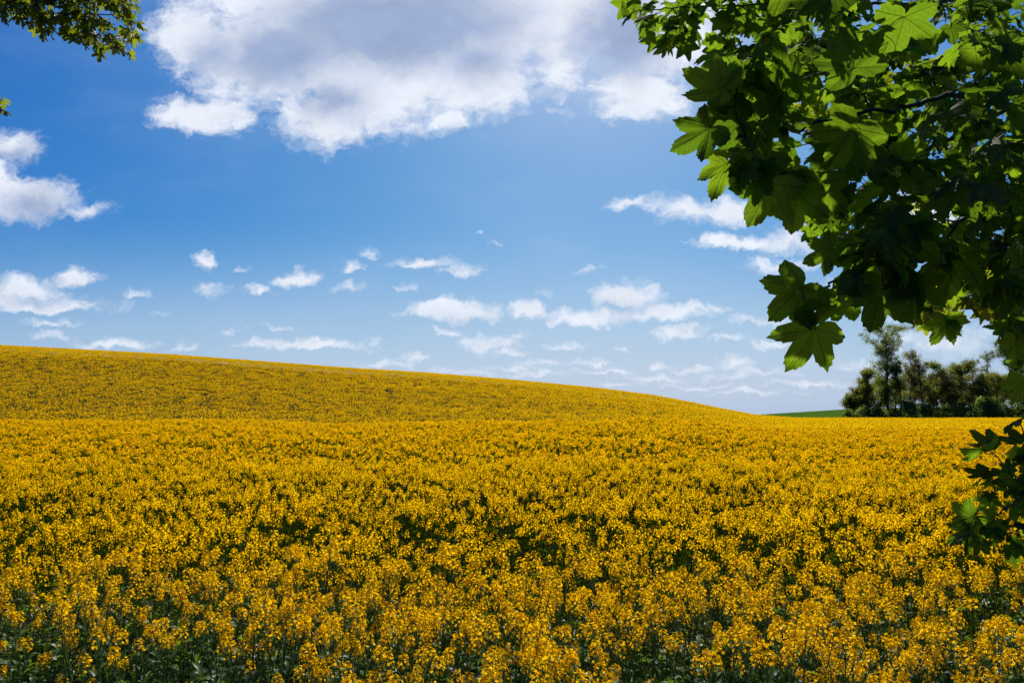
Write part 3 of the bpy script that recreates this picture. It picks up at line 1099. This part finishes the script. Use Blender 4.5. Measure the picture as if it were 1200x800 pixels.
def in_poly(pts, poly):
    x, y = pts[:, 0], pts[:, 1]
    ins = np.zeros(len(pts), bool)
    n = len(poly)
    for i in range(n):
        x1, y1 = poly[i]
        x2, y2 = poly[(i + 1) % n]
        c = ((y1 > y) != (y2 > y)) & (x < (x2 - x1) * (y - y1) / (y2 - y1 + 1e-12) + x1)
        ins ^= c
    return ins


def spread_tips(poly, n, d0, d1, r):
    lo, hi = np.min(poly, 0), np.max(poly, 0)
    out = []
    while len(out) < n:
        q = r.uniform(lo, hi, (n * 3, 2))
        q = q[in_poly(q, poly)]
        out += list(q)
    out = np.array(out[:n])
    dpt = r.uniform(d0, d1, n)
    return np.array([P(a, b, d) for (a, b), d in zip(out, dpt)])


def spline(pts, n):
    pts = np.asarray(pts, float)
    q = np.concatenate(([2 * pts[0] - pts[1]], pts, [2 * pts[-1] - pts[-2]]))
    out = []
    for i in range(1, len(q) - 2):
        for t in np.linspace(0, 1, n, endpoint=False):
            a, b, c, d = q[i - 1], q[i], q[i + 1], q[i + 2]
            out.append(.5 * (2 * b + (c - a) * t + (2 * a - 5 * b + 4 * c - d) * t * t + (3 * b - a - 3 * c + d) * t ** 3))
    out.append(pts[-1])
    return np.array(out)


def bough(tree, path, tips, r, tpl, mat, leaf=(.09, .14), rad=(.03, .004), heroes=(), per=5, droop=.9, clusters=(), label=None, htilt=.35, hscale=.92):
    """a branch with its twigs; its leaves and flower clusters are its sub-parts"""
    pts = spline(path, 7)
    seg = np.linalg.norm(np.diff(pts, axis=0), axis=1)
    cum = np.concatenate(([0], np.cumsum(seg)))
    rads = rad[0] + (rad[1] - rad[0]) * (cum / cum[-1]) ** .7
    pts = pts + r.normal(size=pts.shape) * .008
    wood = MB()
    wood.tube(pts, rads, 7, r.random())
    nodes = list(pts[len(pts) // 5:])
    dirs = list(unit(np.gradient(pts, axis=0))[len(pts) // 5:])
    load = [rads[i] for i in range(len(pts) // 5, len(pts))]
    LP, LT, LN, LS = [], [], [], []

    def leaf_at(base, node_dir, out, size):
        pet = size * r.uniform(.45, .95)
        end = base + unit(out + np.array((0, 0, -.15))) * pet
        t = unit(unit(out) * r.uniform(.5, 1) + np.array((0, 0, -droop * r.uniform(.3, 1.3))) + r.normal(size=3) * .25)
        nrm = unit(np.array((0, 0, 1.0)) + unit(out) * .6 + r.normal(size=3) * .45)
        wood.tube([base, base + (end - base) * .5 + np.array((0, 0, .012)), end], [.0016, .0012, .0011], 4, .7)
        LP.append(end)
        LT.append(t)
        LN.append(nrm)
        LS.append(size)

    if len(tips):
        A = np.array(nodes)
        order = np.argsort([np.min(np.linalg.norm(A - t_, axis=1)) for t_ in tips])
        for o in order:
            tp = tips[o]
            A, D = np.array(nodes), np.array(dirs)
            v = tp - A
            ds = np.linalg.norm(v, axis=1)
            cost = ds * (1.35 - .5 * np.sum(unit(v) * D, 1))
            k = int(np.argmin(cost))
            ln = ds[k]
            if ln < .03:
                continue
            mid = A[k] + unit(D[k] * .7 + unit(v[k])) * ln * .45 + r.normal(size=3) * .04 * ln
            path2 = spline([A[k], mid, tp], 4)
            r0 = min(load[k] * .6, .0022 + .006 * ln)
            wood.tube(path2, np.linspace(r0, .0016, len(path2)), 5, r.random())
            dd2 = unit(np.gradient(path2, axis=0))
            for i in range(2, len(path2)):
                nodes.append(path2[i])
                dirs.append(dd2[i])
                load.append(r0 * (1 - .6 * i / len(path2)))
            ax = dd2[-1]
            sd_ = unit(np.cross(ax, (0, 0, 1)))
            up = np.cross(sd_, ax)
            nleaf = max(2, int(r.normal(per, 1.2)))
            for q in range(nleaf):
                a = r.uniform(0, 6.28)
                back = path2[-1] - ax * (q // 2) * r.uniform(.02, .05)
                out = ax * r.uniform(.2, .9) + sd_ * math.cos(a) * .9 + up * math.sin(a) * .45
                leaf_at(back, ax, out, r.uniform(*leaf))
    for (p0, p1, t0, t1, d, dz) in heroes:
        base, tipp = P(p0, p1, d), P(t0, t1, d + dz)
        tv = tipp - base
        size = np.linalg.norm(tv) * hscale
        A = np.array(nodes)
        k = int(np.argmin(np.linalg.norm(A - (base - tv * .4), axis=1)))
        mid = (A[k] + base) / 2 + np.array((0, 0, .02))
        wood.tube(spline([A[k], mid, base], 4), np.linspace(.0022, .0013, 9), 5, .7)
        cd = unit(np.array((0, 0, CAM_Z)) - base)
        LP.append(base)
        LT.append(tv)
        LN.append((-cd if r.random() < .7 else cd) + r.normal(size=3) * htilt)
        LS.append(size)
    b = link('branch', wood.mesh('branch', M['bark'], True), tree)
    if label:
        b['label'] = label
    fm = MB()
    leaves(fm, tpl, LP, LT, LN, LS, r)
    link('foliage', fm.mesh('foliage', mat, True), b)
    for (px, row, d, ln) in clusters:
        c = P(px, row, d)
        A = np.array(nodes)
        k = int(np.argmin(np.linalg.norm(A - c, axis=1)))
        fl = MB()
        st_ = spline([A[k], (A[k] + c) / 2 + np.array((0, 0, .015)), c, c - np.array((.004, 0, ln))], 4)
        fl.tube(st_, np.linspace(.0016, .0008, len(st_)), 4)
        for q in range(34):
            t_ = r.random()
            cc = c + np.array((0, 0, -ln * t_)) + np.array((r.normal(), r.normal(), r.normal() * .4)) * ln * .13
            s = .0042 * r.uniform(.7, 1.3)
            fl.add(cc + s * np.array([(0, 0, -1), (1, 0, 0), (0, 1, 0), (-1, 0, 0), (0, -1, 0), (0, 0, 1)]),
                   np.array([[0, 2, 1], [0, 3, 2], [0, 4, 3], [0, 1, 4], [5, 1, 2], [5, 2, 3], [5, 3, 4], [5, 4, 1]]), r.random())
            ax_ = c + np.array((0, 0, -ln * max(0, t_ - .1)))
            fl.tube([ax_, cc], [.0006, .0005], 3)
        link('flower_cluster', fl.mesh('flower_cluster', M['seed']), b)
    return b


def build_trunk(tree, base, h, r0, r1, r):
    mb = MB()
    zs = np.linspace(0, 1, 22)
    pts = np.stack((base[0] + .12 * np.sin(zs * 4), base[1] + .10 * np.cos(zs * 3.3), base[2] + zs * h), -1)
    rad = r0 + (r1 - r0) * zs + .22 * r0 * np.exp(-zs * h / .35)
    mb.tube(pts, rad, 14)
    link('trunk', mb.mesh('trunk', M['bark'], True), tree)
    return pts


r = np.random.default_rng(77)
maple = thing('maple_tree', 'large leaved sycamore maple overhanging the field, its dark leafy branches reaching in before the sky', 'tree', (4.9, 3.4, 0))
TB = np.array((0., 0., 0.))
maple.location = (0, 0, 0)
tp = build_trunk(maple, (4.9, 3.4, -.1), 9.5, .27, .05, r)


def on_trunk(z):
    return np.array([np.interp(z, tp[:, 2], tp[:, c]) for c in range(3)])


def pth(z, *pp):
    return [on_trunk(z)] + [P(*q) for q in pp]


H1 = [(847, 103, 795, 84, 1.75, .05), (1002, 80, 984, 22, 1.7, .0), (978, -12, 967, 40, 1.6, .0), (925, -25, 905, 24, 1.7, .0), (832, 150, 783, 184, 1.8, .05),
      (852, 192, 830, 240, 1.85, .03), (868, 142, 815, 132, 1.9, .1), (915, 120, 878, 78, 1.8, .1), (905, 215, 870, 274, 1.85, .0), (935, 228, 926, 282, 1.9, .02),
      (898, 180, 848, 212, 1.85, .0), (960, 215, 948, 272, 1.9, .05), (1000, 150, 965, 205, 1.8, .1), (1060, 20, 1045, 75, 1.7, .1), (905, 130, 935, 105, 1.8, .0), (985, 165, 1010, 215, 2.0, .1)]
bough(maple, pth(3.1, (1330, 20, 2.6), (1200, 75, 2.35), (1120, 110, 2.25), (1040, 128, 2.15), (945, 148, 2.05), (885, 163, 1.95), (862, 158, 1.9)),
      spread_tips([(850, 150), (830, 95), (915, 30), (960, -10), (1230, -20), (1230, 190), (1050, 235), (930, 225), (870, 190)], 68, 1.75, 2.6, r),
      r, 'hero', M['maple'], (.046, .09), (.035, .004), H1, 5, clusters=[(985, 205, 1.95, .09), (1095, 160, 2.1, .09)])
H2 = [(955, 385, 922, 437, 1.75, .0), (940, 336, 897, 380, 1.75, .0), (977, 353, 950, 388, 1.7, .05), (1003, 325, 962, 334, 1.8, .1), (1035, 338, 1016, 396, 1.8, .0),
      (975, 292, 938, 312, 1.9, .05), (1075, 330, 1062, 378, 1.8, .05), (1010, 300, 985, 345, 1.85, .0), (1060, 270, 1040, 325, 1.8, .1), (1120, 300, 1110, 360, 1.9, .05), (995, 345, 1002, 380, 1.85, .05), (930, 338, 912, 352, 1.8, .0)]
bough(maple, pth(2.9, (1320, 60, 2.6), (1260, 115, 2.35), (1200, 175, 2.15), (1150, 235, 2.05), (1090, 295, 1.95), (1010, 318, 1.9), (965, 335, 1.85), (940, 345, 1.8)),
      spread_tips([(960, 300), (1000, 235), (1120, 200), (1230, 150), (1230, 330), (1110, 335), (1040, 345), (985, 350)], 50, 1.7, 2.5, r),
      r, 'hero', M['maple'], (.046, .09), (.026, .003), H2, 5, clusters=[(985, 232, 1.9, .08), (1165, 270, 2.0, .09), (1145, 295, 2.1, .08), (1185, 240, 2.2, .08)])
bough(maple, pth(3.6, (1350, 60, 3.6), (1200, 120, 3.3), (1100, 170, 3.2), (1000, 200, 3.1), (930, 215, 3.1)),
      np.concatenate((spread_tips([(875, 200), (860, 90), (900, 0), (1230, -20), (1230, 300), (1050, 320), (960, 265)], 84, 2.7, 3.8, r),
                      spread_tips([(1010, 60), (1110, 50), (1120, 130), (1030, 130)], 14, 2.8, 3.4, r))),
      r, 'hero', M['maple'], (.046, .09), (.035, .004), [(1108, 378, 1090, 405, 2.9, .0), (1112, 378, 1135, 374, 2.9, .0)], 6)
bough(maple, pth(4.6, (1350, -60, 4.5), (1200, -15, 4.3), (1050, 5, 4.1), (900, 6, 4.0), (810, 8, 4.1), (745, 14, 4.3)),
      spread_tips([(735, 14), (760, -20), (1000, -40), (1000, 90), (900, 90), (850, 75), (800, 50), (765, 35)], 85, 3.8, 5.0, r),
      r, 'back', M['maple'], (.075, .12), (.035, .003), [(738, 4, 722, 26, 4.3, .0), (775, 45, 768, 50, 4.2, 0), (760, 8, 752, 20, 4.3, 0)], 5)
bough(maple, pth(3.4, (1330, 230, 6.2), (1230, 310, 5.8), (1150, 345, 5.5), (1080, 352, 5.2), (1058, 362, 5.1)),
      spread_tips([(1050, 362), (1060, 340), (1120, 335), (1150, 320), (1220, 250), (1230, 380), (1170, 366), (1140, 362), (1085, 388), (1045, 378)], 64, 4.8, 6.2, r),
      r, 'back', M['maple_sunlit'], (.075, .12), (.03, .003), (), 5)
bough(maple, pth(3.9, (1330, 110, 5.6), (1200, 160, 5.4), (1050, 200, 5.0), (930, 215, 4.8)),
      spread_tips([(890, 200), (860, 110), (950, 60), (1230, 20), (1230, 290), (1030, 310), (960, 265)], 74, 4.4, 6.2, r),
      r, 'back', M['maple_sunlit'], (.08, .125), (.04, .004), (), 6)
# hanging twigs at the edge of the field
H5 = [(1192, 340, 1160, 388, 2.3, .0), (1190, 402, 1167, 434, 2.3, .0), (1200, 448, 1178, 487, 2.3, .0), (1205, 380, 1185, 420, 2.4, .0)]
bough(maple, pth(2.5, (1330, 180, 3.0), (1240, 320, 2.6), (1212, 400, 2.45), (1205, 455, 2.4), (1203, 480, 2.4)),
      spread_tips([(1178, 345), (1240, 320), (1245, 500), (1196, 490), (1186, 430)], 24, 2.3, 3.0, r), r, 'hero', M['maple'], (.045, .075), (.014, .002), H5, 4, hscale=.66)
H6 = [(1192, 492, 1165, 507, 2.2, .0), (1162, 516, 1123, 531, 2.2, .05), (1156, 552, 1122, 568, 2.1, .0), (1186, 560, 1153, 572, 2.1, .0), (1140, 605, 1100, 622, 2.1, .0),
      (1160, 585, 1140, 600, 2.1, .05), (1165, 610, 1138, 640, 2.05, .0), (1190, 600, 1170, 630, 2.05, .05), (1150, 525, 1155, 545, 2.15, .1), (1200, 530, 1175, 545, 2.2, .0), (1135, 625, 1108, 638, 2.1, .1), (1195, 515, 1180, 500, 2.3, .1)]
bough(maple, pth(2.2, (1400, 330, 2.9), (1290, 440, 2.5), (1225, 530, 2.3), (1190, 585, 2.15), (1160, 605, 2.1), (1140, 612, 2.1)),
      spread_tips([(1130, 610), (1160, 575), (1200, 510), (1240, 500), (1240, 640), (1165, 650), (1120, 632)], 30, 2.0, 2.5, r), r, 'hero', M['maple'], (.028, .05), (.014, .002), H6, 4, htilt=.7, hscale=.7)
# crown above the picture, which shades the branches below it
for n, (z, end, num) in enumerate([(4.6, (1.4, 2.6, 4.9), 34), (5.2, (2.2, 4.6, 6.0), 42), (5.8, (3.0, 1.6, 6.6), 40), (6.6, (4.6, 5.8, 7.8), 50), (7.4, (6.4, 4.0, 8.5), 50), (5.0, (1.3, 3.8, 5.4), 34), (4.4, (2.7, 2.9, 4.7), 36)]):
    b0, e = on_trunk(z), np.array(end)
    tips = b0 + (e - b0) * r.uniform(.35, 1.12, num)[:, None] + r.normal(size=(num, 3)) * np.array((.55, .6, .35))
    ok = (tips[:, 2] - CAM_Z) / np.maximum(tips[:, 1], .1) > .70
    bough(maple, [b0, b0 + (e - b0) * .5 + np.array((0, 0, .3)), e], tips[ok], r, 'back', M['maple'], (.08, .13), (.06, .006), (), 6)

r = np.random.default_rng(99)
fm_ = thing('field_maple_tree', 'field maple with small lobed leaves, its branch end hanging high against the blue sky', 'tree', (0, 0, 0))
tp = build_trunk(fm_, (-7.6, 4.8, -.1), 9.0, .24, .05, r)
bough(fm_, pth(5.6, (-160, -60, 5.4), (-40, -25, 5.2), (40, 0, 5.0), (100, 15, 5.0), (140, 20, 5.0), (155, 30, 5.0)),
      spread_tips([(0, -40), (150, -40), (160, 15), (158, 55), (125, 58), (95, 55), (78, 40), (50, 42), (20, 14), (-40, 14)], 150, 4.7, 5.5, r),
      r, 'fmaple', M['fmaple'], (.045, .075), (.03, .003), (), 6, clusters=())
bough(fm_, pth(4.4, (-200, 60, 5.6), (-80, 95, 5.3), (-20, 110, 5.1), (-6, 118, 5.0)),
      spread_tips([(-60, 85), (-12, 100), (4, 116), (2, 128), (-20, 130), (-60, 130)], 22, 4.9, 5.3, r), r, 'fmaple', M['fmaple'], (.045, .075), (.02, .003), (), 5)
for n, (z, end, num) in enumerate([(6.2, (-4.6, 5.0, 6.6), 70), (6.8, (-5.0, 6.4, 7.6), 50)]):
    b0, e = on_trunk(z), np.array(end)
    tips = b0 + (e - b0) * r.uniform(.3, 1.1, num)[:, None] + r.normal(size=(num, 3)) * np.array((.5, .6, .3))
    ok = (tips[:, 2] - CAM_Z) / np.maximum(tips[:, 1], .1) > .70
    bough(fm_, [b0, b0 + (e - b0) * .5 + np.array((0, 0, .3)), e], tips[ok], r, 'fmaple', M['fmaple'], (.05, .08), (.05, .006), (), 6)

# roots of the things sit at their foot
for o, b in ((maple, (4.9, 3.4, 0)), (fm_, (-7.6, 4.8, 0))):
    v = Vector(b)
    o.location = v
    for ch in o.children:
        ch.location = -v
for root, ch, used in masters:
    if not used:
        for c in ch:
            bpy.data.objects.remove(c)
        bpy.data.objects.remove(root)
